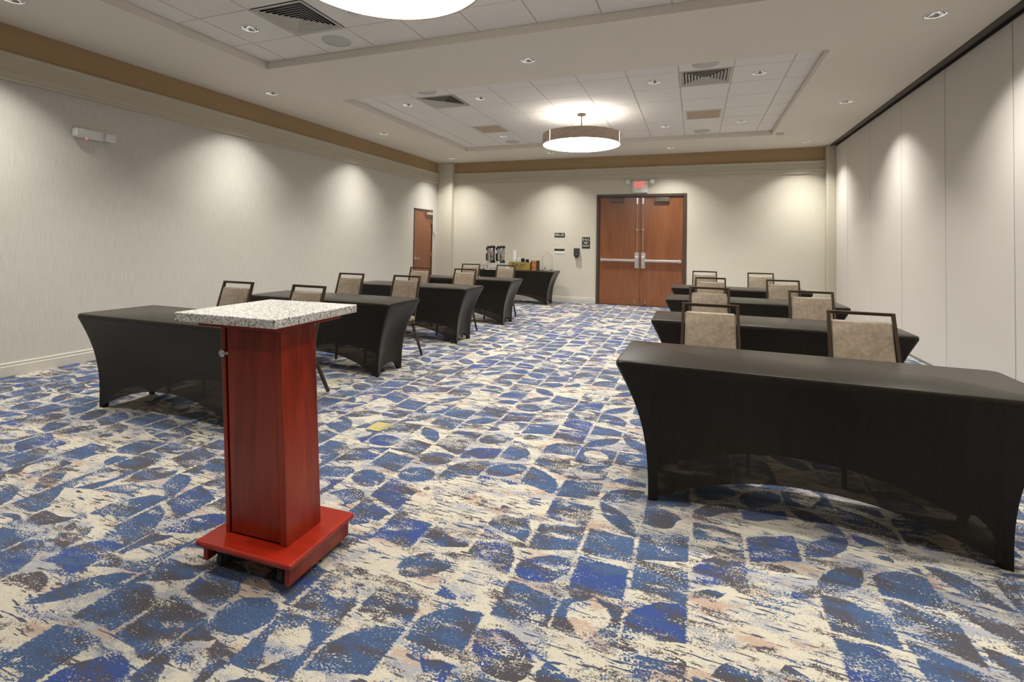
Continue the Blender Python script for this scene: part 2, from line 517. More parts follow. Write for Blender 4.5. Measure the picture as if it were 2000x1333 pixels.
gap = 0.005
for ti, (a, b, r0) in enumerate(TRAYS):
    # grid plane just above the tiles, then each lay-in tile with a rebated edge
    cxs = [TX0]+[COLX+TILE*k for k in range(10)]+[TX1]
    k0 = math.ceil((a-r0)/TILE+1e-6); k1 = math.floor((b-r0)/TILE-0.08)
    rys = [a]+[r0+TILE*k for k in range(k0, k1+1)]+[b]
    bm = bmesh.new(); bg = bmesh.new()
    cans = [c for c in TILE_CANS if a < c[1] < b]
    for i in range(len(cxs)-1):
        for j in range(len(rys)-1):
            x0, x1, y0, y1 = cxs[i]+0.009, cxs[i+1]-0.009, rys[j]+gap, rys[j+1]-gap
            if any(x0 < vx < x1 and y0 < vy < y1 for vx, vy in ((-3.556, 3.68), (-3.556, 6.575), (0.102, 6.575))): continue
            cc = [c for c in cans if x0 < c[0] < x1 and y0 < c[1] < y1]
            if cc: holed(bm, x0, x1, y0, y1, cc[0][0], cc[0][1], CAN_R, ZT)
            else: quad(bm, [(x0, y0, ZT), (x1, y0, ZT), (x1, y1, ZT), (x0, y1, ZT)])
            zt2 = ZT+0.010
            for p, q in (((x0, y0), (x1, y0)), ((x1, y0), (x1, y1)), ((x1, y1), (x0, y1)), ((x0, y1), (x0, y0))):
                quad(bm, [(p[0], p[1], ZT), (q[0], q[1], ZT), (q[0], q[1], zt2), (p[0], p[1], zt2)])
    for i in range(1, len(cxs)-1):
        box(bg, cxs[i]-0.012, cxs[i]+0.012, a, b, ZT+0.006, ZT+0.03)
    for j in range(1, len(rys)-1):
        box(bg, TX0, TX1, rys[j]-0.012, rys[j]+0.012, ZT+0.008, ZT+0.03)
    obj('tile_field', bm, M['tile'], ceil)
    obj('suspension_grid', bg, M['grid'], ceil)

# walls
def wall(name, x0, x1, y0, y1, z0, z1, mat, label):
    bm = bmesh.new(); box(bm, x0, x1, y0, y1, z0, z1)
    o = obj(name, bm, mat); tag(o, label, 'wall', kind='structure'); return o
# left wall is built round its door opening (door 10.13 .. 10.99, 2.14 high)
DY0, DY1, DH = 10.13, 11.00, 2.145
bm = bmesh.new()
box(bm, XL-0.2, XL, YN, DY0, 0, ZS+0.1); box(bm, XL-0.2, XL, DY1, YF+0.1, 0, ZS+0.1); box(bm, XL-0.2, XL, DY0, DY1, DH, ZS+0.1)
o = obj('wall_left', bm, M['paper']); tag(o, 'long left wall in pale woven wallpaper', 'wall', kind='structure')
# far wall round the double door (-2.06 .. -0.25, 2.42)
FX0, FX1, FH = -2.075, -0.235, 2.44
bm = bmesh.new()
box(bm, XL-0.2, FX0, YF, YF+0.2, 0, ZS+0.1); box(bm, FX1, XR+0.3, YF, YF+0.2, 0, ZS+0.1); box(bm, FX0, FX1, YF, YF+0.2, FH, ZS+0.1)
o = obj('wall_back', bm, M['paperwarm']); tag(o, 'far wall in pale woven wallpaper around the double doors', 'wall', kind='structure')
wall('wall_front', XL-0.2, XR+0.3, YN-0.2, YN, 0, ZS+0.1, M['paper'], 'wall behind the viewer in pale wallpaper')
# tan band above the crown
bm = bmesh.new(); box(bm, XL, XL+0.012, YN, YF, Z_BAND-0.02, ZS)
o = obj('trim_1', bm, M['band']); tag(o, 'tan painted band above the crown on the left wall', 'trim', kind='structure')
bm = bmesh.new(); box(bm, XL+0.012, 2.41, YF-0.012, YF, Z_BAND-0.02, ZS)
o = obj('trim_2', bm, M['band']); tag(o, 'tan painted band above the crown on the far wall', 'trim', kind='structure')
CROWN = [(0, Z_BAND), (0.052, Z_BAND), (0.058, Z_BAND-0.008), (0.058, Z_BAND-0.020), (0.046, Z_BAND-0.034), (0.040, Z_BAND-0.040), (0.040, 2.938), (0.047, 2.934),
         (0.047, 2.922), (0.036, 2.912), (0.033, 2.868), (0.038, 2.862), (0.038, 2.845), (0.030, Z_CROWN), (0, Z_CROWN)]
def run_profile(bm, prof, along, a0, a1, wallpos, sgn):
    rings = []
    for a in (a0, a1):
        if along == 'y': rings.append([bm.verts.new((wallpos+sgn*d, a, z)) for d, z in prof])
        else: rings.append([bm.verts.new((a, wallpos+sgn*d, z)) for d, z in prof])
    n = len(prof)
    for i in range(n-1):
        bm.faces.new((rings[0][i], rings[0][i+1], rings[1][i+1], rings[1][i]))
    bm.faces.new(rings[0]); bm.faces.new(rings[1])
bm = bmesh.new(); run_profile(bm, CROWN, 'y', YN, 11.22, XL, 1)
o = obj('trim_3', bm, M['trim']); tag(o, 'cream stepped crown moulding along the left wall', 'trim', kind='structure')
bm = bmesh.new(); run_profile(bm, CROWN, 'x', -5.78, 2.41, YF, -1)
o = obj('trim_4', bm, M['trim']); tag(o, 'cream stepped crown moulding along the far wall', 'trim', kind='structure')
BASE = [(0, 0), (0.016, 0), (0.016, 0.092), (0.010, 0.097), (0.012, 0.118), (0.008, 0.127), (0, 0.128)]
bm = bmesh.new(); run_profile(bm, BASE, 'y', YN, DY0, XL, 1)
o = obj('baseboard_left', bm, M['base']); tag(o, 'cream baseboard along the left wall', 'baseboard', kind='structure')
bm = bmesh.new(); run_profile(bm, BASE, 'x', -5.78, -2.135, YF, -1); run_profile(bm, BASE, 'x', -0.20, 2.41, YF, -1)
o = obj('baseboard_back', bm, M['base']); tag(o, 'cream baseboard along the far wall', 'baseboard', kind='structure')
# corner piers
bm = bmesh.new(); box(bm, XL, -5.775, 11.22, YF, 0, ZS, 0.004)
o = obj('trim_5', bm, M['paperwarm']); tag(o, 'papered corner pier in the far left corner', 'pier', kind='structure')
bm = bmesh.new(); box(bm, 2.40, XR+0.02, 11.20, YF, 0, ZS, 0.02)
o = obj('trim_6', bm, M['trim']); tag(o, 'narrow cream pier in the far right corner', 'pier', kind='structure')

# folding partition (right wall)
wr = empty('wall_right', (XR, 0, 0), 0, 'folding partition of tall pale vinyl panels under a dark ceiling track', 'wall', kind='structure')
js = [11.20, 10.42, 9.18, 7.94, 6.70, 5.46, 4.22, 2.98, 1.74, 0.50, -0.74, -1.98, -3.2]
for a, b in zip(js, js[1:]):
    bm = bmesh.new(); box(bm, 0.0, 0.09, b+0.005, a-0.005, 0.035, ZS-0.03, 0.004)
    obj('panel', bm, M['panel'], wr)
bm = bmesh.new()
for a in js[1:-1]: box(bm, 0.003, 0.06, a-0.006, a+0.006, 0.03, ZS-0.03)
obj('joint_seal', bm, M['joint'], wr)
bm = bmesh.new(); box(bm, 0.008, 0.08, YN, 11.2, 0.0, 0.036)
obj('bottom_seal', bm, M['joint'], wr)
bm = bmesh.new(); box(bm, -0.105, -0.035, YN, 11.19, ZS-0.012, ZS+0.004, 0.002); box(bm, -0.105, -0.098, YN, 11.19, ZS-0.018, ZS-0.008); box(bm, 0.02, 0.07, YN, 11.19, ZS-0.035, ZS)
obj('track', bm, M['track'], wr)
bm = bmesh.new(); box(bm, -0.035, 0.02, YN, 11.19, ZS-0.004, ZS+0.002)
obj('track_slot', bm, M['black'], wr)

# ---- double door
d1 = empty('door_1', ((FX0+FX1)/2, YF, 0), 0, 'pair of tall brown wooden doors with steel push bars in the far wall', 'door', kind='structure')
cxd = (FX0+FX1)/2
bm = bmesh.new()
for s in (-1, 1):
    xo = s*(FX1-FX0)/2
    box(bm, min(xo, xo+s*0.055), max(xo, xo+s*0.055), -0.022, 0.09, 0, FH, 0.003)
    box(bm, min(xo-s*0.018, xo), max(xo-s*0.018, xo), 0.0, 0.09, 0, FH)
xo = (FX1-FX0)/2+0.055
box(bm, -xo, xo, -0.022, 0.09, FH, FH+0.055, 0.003); box(bm, -xo+0.05, xo-0.05, 0.0, 0.09, FH-0.018, FH)
obj('frame', bm, M['frame'], d1)
hw = (FX1-FX0)/2-0.018
for s in (-1, 1):
    lo, hi = sorted((s*0.003, s*(hw-0.003)))
    bm = bmesh.new(); box(bm, lo, hi, 0.012, 0.057, 0.012, FH-0.022, 0.002)
    lf = obj('leaf', bm, M['doorwood'], d1)
    bm = bmesh.new()
    a, b = sorted((s*0.10, s*(hw-0.03)))
    box(bm, a, b, -0.045, -0.015, 0.985, 1.035, 0.006); c = s*(hw-0.06)
    box(bm, c-0.02, c+0.02, -0.05, 0.014, 0.975, 1.045, 0.006)
    obj('push_bar', bm, M['steel'], lf)
    bm = bmesh.new(); c = s*0.070
    box(bm, c-0.045, c+0.045, 0.006, 0.014, 0.84, 1.19)
    box(bm, c-0.032, c+0.032, -0.06, 0.006, 0.90, 1.10, 0.01)
    obj('lock_case', bm, M['steel'], lf)
    bm = bmesh.new()
    tube(bm, [(c-s*0.008, -0.02, 1.09), (c-s*0.008, -0.02, FH-0.12)], 0.006)
    box(bm, c-s*0.008-0.018, c-s*0.008+0.018, -0.03, 0.012, FH-0.17, FH-0.03, 0.004)
    cyl(bm, (c-s*0.008-0.022, 1.70), 0.010, -0.02, 0.012, 10, axis='Y'); cyl(bm, (c-s*0.008+0.022, 1.70), 0.010, -0.02, 0.012, 10, axis='Y')
    obj('vertical_rod', bm, M['steel'], lf)
    bm = bmesh.new(); c = s*0.115
    lathe(bm, (c, -0.005, 0.06), [(0.02, 0), (0.017, 0.02), (0.006, 0.045), (0.004, 0.10), (0.001, 0.105)], 12)
    obj('foot_bolt', bm, M['chrome'], lf)
    bm = bmesh.new()
    c0 = -0.68 if s < 0 else 0.30
    box(bm, c0+0.01, c0+0.32, -0.045, 0.012, 2.315, 2.405, 0.006)
    bar(bm, (c0+0.04, -0.05, 2.415), (c0+0.28, -0.02, 2.425), 0.02, 0.008, Vector((0, 1, 0)))
    obj('closer', bm, M['closer'], lf)

# ---- single door in the left wall
d2 = empty('door_2', (XL, (DY0+DY1)/2, 0), 0, 'narrow brown wooden door near the far end of the left wall', 'door', kind='structure')
bm = bmesh.new(); h2 = (DY1-DY0)/2
box(bm, -0.09, 0.014, -h2, -h2+0.03, 0, DH, 0.002); box(bm, -0.09, 0.014, h2-0.03, h2, 0, DH, 0.002); box(bm, -0.09, 0.014, -h2, h2, DH-0.03, DH, 0.002)
obj('frame', bm, M['frame'], d2)
bm = bmesh.new(); box(bm, -0.055, -0.005, -h2+0.032, h2-0.032, 0.01, DH-0.033, 0.002)
lf = obj('leaf', bm, M['doorwood'], d2)
bm = bmesh.new(); tube(bm, [(0.0, -h2+0.10, 0.96), (0.05, -h2+0.10, 0.96)], 0.012); tube(bm, [(0.05, -h2+0.09, 0.96), (0.05, -h2+0.22, 0.955)], 0.009); cyl(bm, (-h2+0.10, 0.96), 0.03, -0.006, 0.004, 16, axis='X')
obj('handle', bm, M['steel'], lf)
bm = bmesh.new(); box(bm, -0.004, 0.05, 0.08, 0.36, 2.02, 2.08, 0.006); bar(bm, (0.04, 0.22, 2.09), (0.24, 0.42, 2.10), 0.02, 0.01)
obj('closer', bm, M['steel'], lf)
bm = bmesh.new()
for z in (0.25, 1.05, 1.85): box(bm, -0.004, 0.004, h2-0.05, h2-0.02, z-0.06, z+0.06)
obj('hinge', bm, M['steel'], lf)

# ================================================================== CEILING FIXTURES
def make_can(x, y, z, label, group):
    t = empty('downlight', (x, y, z), 0, label, 'downlight', group)
    bm = bmesh.new(); lathe(bm, (0, 0, 0), [(CAN_R-0.004, 0.004), (CAN_R-0.002, -0.004), (CAN_R+0.012, -0.003), (CAN_R+0.014, 0.0)], 36)
    obj('trim_ring', bm, M['white'], t, True)
    bm = bmesh.new(); lathe(bm, (0, 0, 0), [(CAN_R-0.002, 0.0), (CAN_R-0.012, 0.035), (CAN_R-0.026, 0.075), (CAN_R-0.040, 0.10)], 36)
    r = obj('reflector', bm, M['chrome'], t, True)
    bm = bmesh.new(); lathe(bm, (0, 0, 0), [(CAN_R-0.039, 0.10), (0.02, 0.085), (0.0, 0.08)], 20)
    obj('bulb', bm, M['bulb'], t, True)
    return t
can0 = None
def spot(x, y, z, w, size, blend, rad=0.03):
    L = bpy.data.lights.new('downlight_beam', 'SPOT'); L.energy = w; L.spot_size = math.radians(size); L.spot_blend = blend
    L.shadow_soft_size = rad; L.color = (1.0, 0.968, 0.905)
    o = bpy.data.objects.new('downlight_beam', L); COL.objects.link(o); o.location = (x, y, z)
    return o
CAN_LABEL = {
    (-5.50, 5.24): 'soffit downlight along the left wall between the two ceiling trays',
    (-5.50, 7.87): 'soffit downlight along the left wall beside the middle of the far tray',
    (-5.50, 10.66): 'soffit downlight in the far left corner above the corner pier',
    (-1.74, 5.14): 'lone downlight in the middle of the plain soffit between the trays',
    (-0.49, 10.66): 'soffit downlight above the exit sign end of the far wall',
    (1.94, 10.72): 'soffit downlight in the far right corner beside the folding partition',
    (1.93, 7.95): 'soffit downlight beside the folding partition, second from the far corner',
    (1.92, 5.20): 'largest soffit downlight, at the top right beside the folding partition',
    (-5.50, 2.46): 'soffit downlight cut by the top left corner of the photo',
    (-3.02, 10.60): 'small soffit downlight near the far wall, left of the hanging drum',
    (-4.165, 6.575): 'tile downlight left of the slatted air diffuser in the far tray',
    (-2.95, 6.575): 'tile downlight right of the left slatted air diffuser in the far tray',
    (-0.508, 6.575): 'tile downlight just left of the right hand air diffuser in the far tray',
    (0.711, 6.60): 'tile downlight just right of the right hand air diffuser in the far tray',
    (-3.556, 9.08): 'tile downlight behind the brown return grille, left of the hanging drum',
    (-0.508, 9.09): 'tile downlight at the far end of the tray right of the hanging drum',
    (0.711, 9.09): 'tile downlight at the far right of the far tray',
    (-4.19, 3.70): 'tile downlight in the near tray beside the big air diffuser',
    (-0.508, 3.70): 'tile downlight in the near tray right of the drum, past the photo top',
    (0.711, 3.70): 'tile downlight at the right end of the near tray, past the top of the photo',
    (1.92, 2.45): 'soffit downlight beside the folding partition, above the nearest right table',
    (-5.50, -0.30): 'soffit downlight along the left wall behind the viewer',
    (1.92, -0.30): 'soffit downlight beside the folding partition behind the viewer',
    (-1.74, -0.30): 'lone soffit downlight overhead behind the viewer',
    (-4.165, 1.24): 'tile downlight in the near tray toward the left wall, overhead of the viewer',
    (-0.508, 1.24): 'tile downlight in the near tray straight overhead of the viewer',
    (0.711, 1.24): 'tile downlight in the near tray toward the partition, overhead of the viewer',
    (-2.95, 1.24): 'tile downlight in the near tray above the red lectern side of the room',
}
for lst, z, grp in ((SOFF_CANS, ZS, 'downlights in the plain soffit'), (TILE_CANS, ZT, 'downlights in the ceiling tiles')):
    for (x, y) in lst:
        lab = CAN_LABEL.get((x, y))
        if lab:
            if can0 is None: can0 = make_can(x, y, z, lab, grp)
            else: dup(can0, (x, y, z), 0, lab, grp)
        edge = x in (-5.50, 1.92, 1.93, 1.94) or y > 10
        k = 0.45 if y < 2.0 else 1.0
        spot(x, y, z-0.006, k*(58 if edge else 80), 108, 0.55)
        spot(x, y, z-0.006, k*(140 if edge else 95), 82, 1.0)

# pendants
def make_pendant(x, y, label):
    t = empty('pendant_light', (x, y, ZT), 0, label, 'pendant light', 'drum pendants in the ceiling trays')
    zb, zt, R = 2.948-ZT, 3.118-ZT, 0.625
    bm = bmesh.new(); lathe(bm, (0, 0, 0), [(0.0, -0.024), (0.062, -0.024), (0.07, -0.018), (0.07, 0.0)], 32)
    obj('canopy', bm, M['bronze'], t)
    bm = bmesh.new(); cyl(bm, (0, 0), 0.008, zt-0.02, -0.02, 10)
    obj('stem', bm, M['bronze'], t)
    bm = bmesh.new(); lathe(bm, (0, 0, 0), [(R-0.012, zb), (R, zb), (R, zt), (R-0.012, zt), (R-0.012, zb)], 96)
    auto_smooth(obj('drum_shade', bm, M['drum'], t))
    bm = bmesh.new(); lathe(bm, (0, 0, 0), [(0.0, zb+0.004), (R-0.013, zb+0.004)], 96)
    obj('diffuser', bm, M['diffuser'], t)
    bm = bmesh.new(); lathe(bm, (0, 0, 0), [(0.0, zt-0.04), (R-0.013, zt-0.04)], 96)
    obj('upper_diffuser', bm, M['updiff'], t)
    bm = bmesh.new()
    for k in range(3):
        a = k*2*PI/3; bar(bm, (0, 0, zt-0.015), ((R-0.012)*math.cos(a), (R-0.012)*math.sin(a), zt-0.015), 0.02, 0.008, Vector((0, 0, 1)))
    obj('spider_bracket', bm, M['bronze'], t)
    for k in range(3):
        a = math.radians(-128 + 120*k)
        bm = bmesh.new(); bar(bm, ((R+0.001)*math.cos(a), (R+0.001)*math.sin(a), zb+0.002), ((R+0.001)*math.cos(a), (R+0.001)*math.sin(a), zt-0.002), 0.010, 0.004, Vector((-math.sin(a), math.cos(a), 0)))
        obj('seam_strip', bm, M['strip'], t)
    return t
p0 = make_pendant(-1.735, 7.86, 'round drum pendant hanging whole in the far ceiling tray')
dup(p0, (-1.755, 2.465, ZT), 0, 'glowing round drum pendant cut by the top edge of the photo')

# louvred diffusers
def make_diffuser(x, y, label):
    t = empty('air_diffuser', (x, y, ZT), 0, label, 'air diffuser', 'slatted square air diffusers')
    s = 0.292
    bm = bmesh.new(); quad(bm, [(-s, -s, 0.09), (s, -s, 0.09), (s, s, 0.09), (-s, s, 0.09)])
    for p, q in (((-s, -s), (s, -s)), ((s, -s), (s, s)), ((s, s), (-s, s)), ((-s, s), (-s, -s))): quad(bm, [(*p, -0.001), (*q, -0.001), (*q, 0.09), (*p, 0.09)])
    obj('duct_back', bm, M['vdark'], t)
    bm = bmesh.new()
    def ring(h, w, z0, z1):
        # sloping concentric square blade: outer edge at z0, inner at z1
        o_ = [(-h, -h), (h, -h), (h, h), (-h, h)]; i_ = [(-h+w, -h+w), (h-w, -h+w), (h-w, h-w), (-h+w, h-w)]
        for k in range(4):
            quad(bm, [(*o_[k], z0), (*o_[(k+1) % 4], z0), (*i_[(k+1) % 4], z1), (*i_[k], z1)])
    ring(0.298, 0.024, -0.004, -0.004)
    for k in range(7):
        ring(0.270-k*0.036, 0.005, -0.005, -0.005); ring(0.265-k*0.036, 0.019, -0.005, 0.014)
    quad(bm, [(-0.02, -0.02, -0.002), (0.02, -0.02, -0.002), (0.02, 0.02, -0.002), (-0.02, 0.02, -0.002)])
    obj('louvre_blades', bm, M['louver'], t)
    return t
v0 = make_diffuser(-3.556, 3.68, 'big slatted air diffuser in the near ceiling tray')
dup(v0, (-3.556, 6.575, ZT), 0, 'slatted air diffuser in the far tray, left of the hanging drum')
dup(v0, (0.102, 6.575, ZT), 0, 'slatted air diffuser in the far tray, right of the hanging drum')
def make_return(x, y, label):
    t = empty('return_grille', (x, y, ZT), 0, label, 'return grille', 'brown perforated return grilles')
    bm = bmesh.new(); box(bm, -0.24, 0.24, -0.24, 0.24, -0.006, 0.0)
    obj('perforated_face', bm, M['ret'], t)
    bm = bmesh.new()
    for s in (-1, 1):
        a, b = sorted((s*0.24, s*0.262)); box(bm, a, b, -0.262, 0.262, -0.008, 0.0); box(bm, -0.24, 0.24, a, b, -0.008, 0.0)
    obj('frame', bm, M['louver'], t)
    return t
g0 = make_return(-3.556, 8.42, 'brown square return grille in the far tray, left of the hanging drum')
dup(g0, (0.105, 8.43, ZT), 0, 'brown square return grille in the far tray, right of the hanging drum')
def make_speaker(x, y, label):
    t = empty('ceiling_speaker', (x, y, ZT), 0, label, 'ceiling speaker', 'round ceiling speakers')
    bm = bmesh.new(); lathe(bm, (0, 0, 0), [(0, -0.006), (0.13, -0.005), (0.135, 0.0)], 40)
    obj('grille', bm, M['spkg'], t, True)
    bm = bmesh.new(); lathe(bm, (0, 0, 0), [(0.133, -0.006), (0.143, -0.007), (0.148, 0.0)], 40)
    obj('rim', bm, M['louver'], t, True)
    return t
s0 = make_speaker(-3.556, 4.215, 'round speaker grille in the near tray beside the big diffuser')
dup(s0, (0.10, 9.64, ZT), 0, 'round speaker at the far right end of the far tray')
dup(s0, (-3.56, 9.61, ZT), 0, 'round speaker at the far left end of the far tray')
dup(s0, (0.095, 6.07, ZT), 0, 'round speaker half hidden by the soffit, above the right diffuser')
dup(s0, (-3.54, 6.05, ZT), 0, 'round speaker half hidden by the soffit, above the left diffuser')
def make_detector(x, y, z, label):
    t = empty('smoke_detector', (x, y, z), 0, label, 'smoke detector', 'white ceiling detectors')
    bm = bmesh.new(); lathe(bm, (0, 0, 0), [(0.065, 0.0), (0.065, -0.012), (0.058, -0.018)], 28)
    obj('base', bm, M['white'], t, True)
    bm = bmesh.new(); lathe(bm, (0, 0, 0), [(0.045, -0.018), (0.045, -0.034), (0.036, -0.045), (0.0, -0.047)], 28)
    obj('sensor_head', bm, M['white'], t, True)
    return t
m0 = make_detector(-2.93, 3.70, ZT, 'white smoke detector in the near tray beside the glowing drum')
dup(m0, (1.385, 9.80, ZS), 0, 'smoke detector on the soffit at the far right corner of the tray')

# ================================================================== TABLES AND STRETCH COVERS
TW, TD, TH = 1.83, 0.61, 0.745
FXI, FYI = 0.165, 0.095   # how far the feet stand in from the table edge
def make_table(label, group):
    t = empty('folding_table', (0, 0, 0), 0, label, 'table', group)
    bm = bmesh.new(); box(bm, -TW/2+0.012, TW/2-0.012, -TD/2+0.012, TD/2-0.012, TH-0.036, TH-0.006, 0.006)
    obj('tabletop', bm, M['white'], t)
    for sx in (-1, 1):
        for sy in (-1, 1):
            bm = bmesh.new(); X0 = sx*(TW/2-FXI-0.035); Y0 = sy*(TD/2-FYI-0.035)
            tube(bm, [(X0, Y0, 0.0), (X0, Y0, TH-0.04)], 0.014, 10)
            obj('leg', bm, M['dgrey'], t)
        X0 = sx*(TW/2-FXI-0.035)
        bm = bmesh.new(); tube(bm, [(X0, -0.17, 0.16), (X0, 0.17, 0.16)], 0.010, 8); obj('crossbar', bm, M['dgrey'], t)
        bm = bmesh.new(); tube(bm, [(X0, -0.17, 0.60), (X0, 0.17, 0.60)], 0.010, 8); obj('crossbar', bm, M['dgrey'], t)
        bm = bmesh.new(); tube(bm, [(X0, 0, 0.60), (X0-sx*0.32, 0, TH-0.045)], 0.009, 8)
        obj('brace', bm, M['dgrey'], t)
    return t

def cover_bm():
    bm = bmesh.new()
    hx, hy = TW/2, TD/2
    fx, fy = hx-FXI, hy-FYI
    # perimeter parameter: list of (side, a) with a in [-1,1]
    nl, ns, nv = 56, 28, 30
    per = []
    def dens(n):  # denser near the corners
        return [math.sin(PI/2*(-1+2*i/n)) for i in range(n)]
    for a in dens(nl): per.append(('F', a))
    for a in dens(ns): per.append(('R', a))
    for a in dens(nl): per.append(('B', -a))
    for a in dens(ns): per.append(('L', -a))
    rc = 0.012
    def place(side, a, t):
        longs = side in 'FB'
        Hm = 0.19 if longs else 0.10
        p = 2.1 if longs else 2.6
        hz = Hm*(1-abs(a)**p)
        if not longs: hz = 0.10*max(0.0, 1-(abs(a)/0.86)**3)
        z = (TH-0.03)*(1-t) + hz*t
        # how far towards the foot rectangle
        corner = abs(a)**6
        ex = 2.7*corner + 1.9*(1-corner)
        e = (1-t)**ex
        X0 = fx+(hx-fx)*e; Y0 = fy+(hy-fy)*e
        pull = 0.022*math.sin(PI*min(1, t))*(1-a*a) + 0.02*t*(1-abs(a)**3)
        if side == 'F': q = Vector((a*X0, -Y0+pull, z))
        elif side == 'B': q = Vector((a*X0, Y0-pull, z))
        elif side == 'R': q = Vector((X0-pull, a*Y0, z))
        else: q = Vector((-X0+pull, a*Y0, z))
        # soften the corners
        rr = 0.004+0.036*(1-t)**7
        ax, ay = X0-abs(q.x), Y0-abs(q.y)
        if ax < rr and ay < rr:
            d = Vector((rr-ax, rr-ay)); L = d.length
            if L > rr:
                d = d*(rr/L)
                q.x = math.copysign(X0-rr+d.x, q.x); q.y = math.copysign(Y0-rr+d.y, q.y)
        return q
    n = len(per)
    # rounded edge of the top, then the skirt
    rows = []
    inset = 0.012
    top = []
    for side, a in per:
        q = place(side, a, 0.0)
        top.append(q)
    def shrink(q, k, z):
        return Vector((q.x-math.copysign(min(k, abs(q.x)), q.x)*(1 if abs(q.x) > hx-0.05 else 0), q.y-math.copysign(min(k, abs(q.y)), q.y)*(1 if abs(q.y) > hy-0.05 else 0), z))
    rows.append([shrink(q, 0.012, TH) for q in top])
    rows.append([shrink(q, 0.005, TH-0.003) for q in top])
    rows.append([shrink(q, 0.0, TH-0.011) for q in top])
    rows.append([q.copy() for q in top])
    for j in range(1, nv+1):
        t = (j/nv)**1.25
        rows.append([place(s, a, t) for s, a in per])
    # narrow rolled hem
    V = [[bm.verts.new(q) for q in r] for r in rows]
    for A, B in zip(V, V[1:]):
        for i in range(n):
            bm.faces.new((A[i], A[(i+1) % n], B[(i+1) % n], B[i]))
    # top surface as strips so that it shades evenly
    bm.faces.new(V[0])
    return bm

tb0 = make_table('', 'folding tables under black stretch covers')
c_src = obj('stretch_tablecloth', cover_bm(), M['stretch'])
auto_smooth(c_src, 34)
# hem band and foot pockets belong to the cover
def hem_part(parent):
    fx, fy = TW/2-FXI, TD/2-FYI
    for sx in (-1, 1):
        for sy in (-1, 1):
            bm = bmesh.new()
            cx, cy = sx*(fx-0.026), sy*(fy-0.026)
            lathe(bm, (cx, cy, 0), [(0.020, 0.0), (0.024, 0.008), (0.022, 0.03), (0.018, 0.06)], 12, cap0=True)
            obj('foot_pocket', bm, M['stretch'], parent, True)
hem_part(c_src)
TABLES = [  # x, y, rot, table label, cover label
    (0.525, 2.965, -1.2, 'nearest table right of the aisle, its frame hidden by black fabric', 'largest black stretch cover, on the nearest table right of the aisle'),
    (0.572, 4.58, 0.0, 'second table from the front right of the aisle under black fabric', 'black stretch cover on the second table from the front, right of the aisle'),
    (0.590, 6.30, 0.0, 'third table from the front right of the aisle under black fabric', 'black stretch cover on the third table from the front, right of the aisle'),
    (0.580, 8.00, 0.0, 'farthest table right of the aisle, nearest the double doors', 'black stretch cover on the farthest table right of the aisle'),
    (-3.68, 2.82, 0.0, 'table directly behind the red lectern under black fabric', 'black stretch cover on the table directly behind the red lectern'),
    (-3.695, 4.42, 0.0, 'second table from the front left of the aisle under black fabric', 'black stretch cover on the second table from the front, left of the aisle'),
    (-3.725, 6.215, 0.0, 'third table from the front left of the aisle under black fabric', 'black stretch cover on the third table from the front, left of the aisle'),
    (-3.71, 7.88, 0.0, 'fourth table left of the aisle, the last with chairs', 'black stretch cover on the fourth table left of the aisle'),
    (-3.81, 10.79, 0.0, 'coffee table standing against the far wall under black fabric', 'black stretch cover on the coffee table against the far wall'),
]
for i, (x, y, r, tl, cl) in enumerate(TABLES):
    g = 'folding tables under black stretch covers'
    gc = 'black stretch table covers'
    if i == 0:
        tb0.location = (x, y, 0); tb0.rotation_euler[2] = math.radians(r); tb0['label'] = tl
        c_src.location = (x, y, 0); c_src.rotation_euler[2] = math.radians(r); tag(c_src, cl, 'tablecloth', gc)
    else:
        dup(tb0, (x, y, 0), math.radians(r), tl, g)
        dup(c_src, (x, y, 0), math.radians(r), cl, gc)

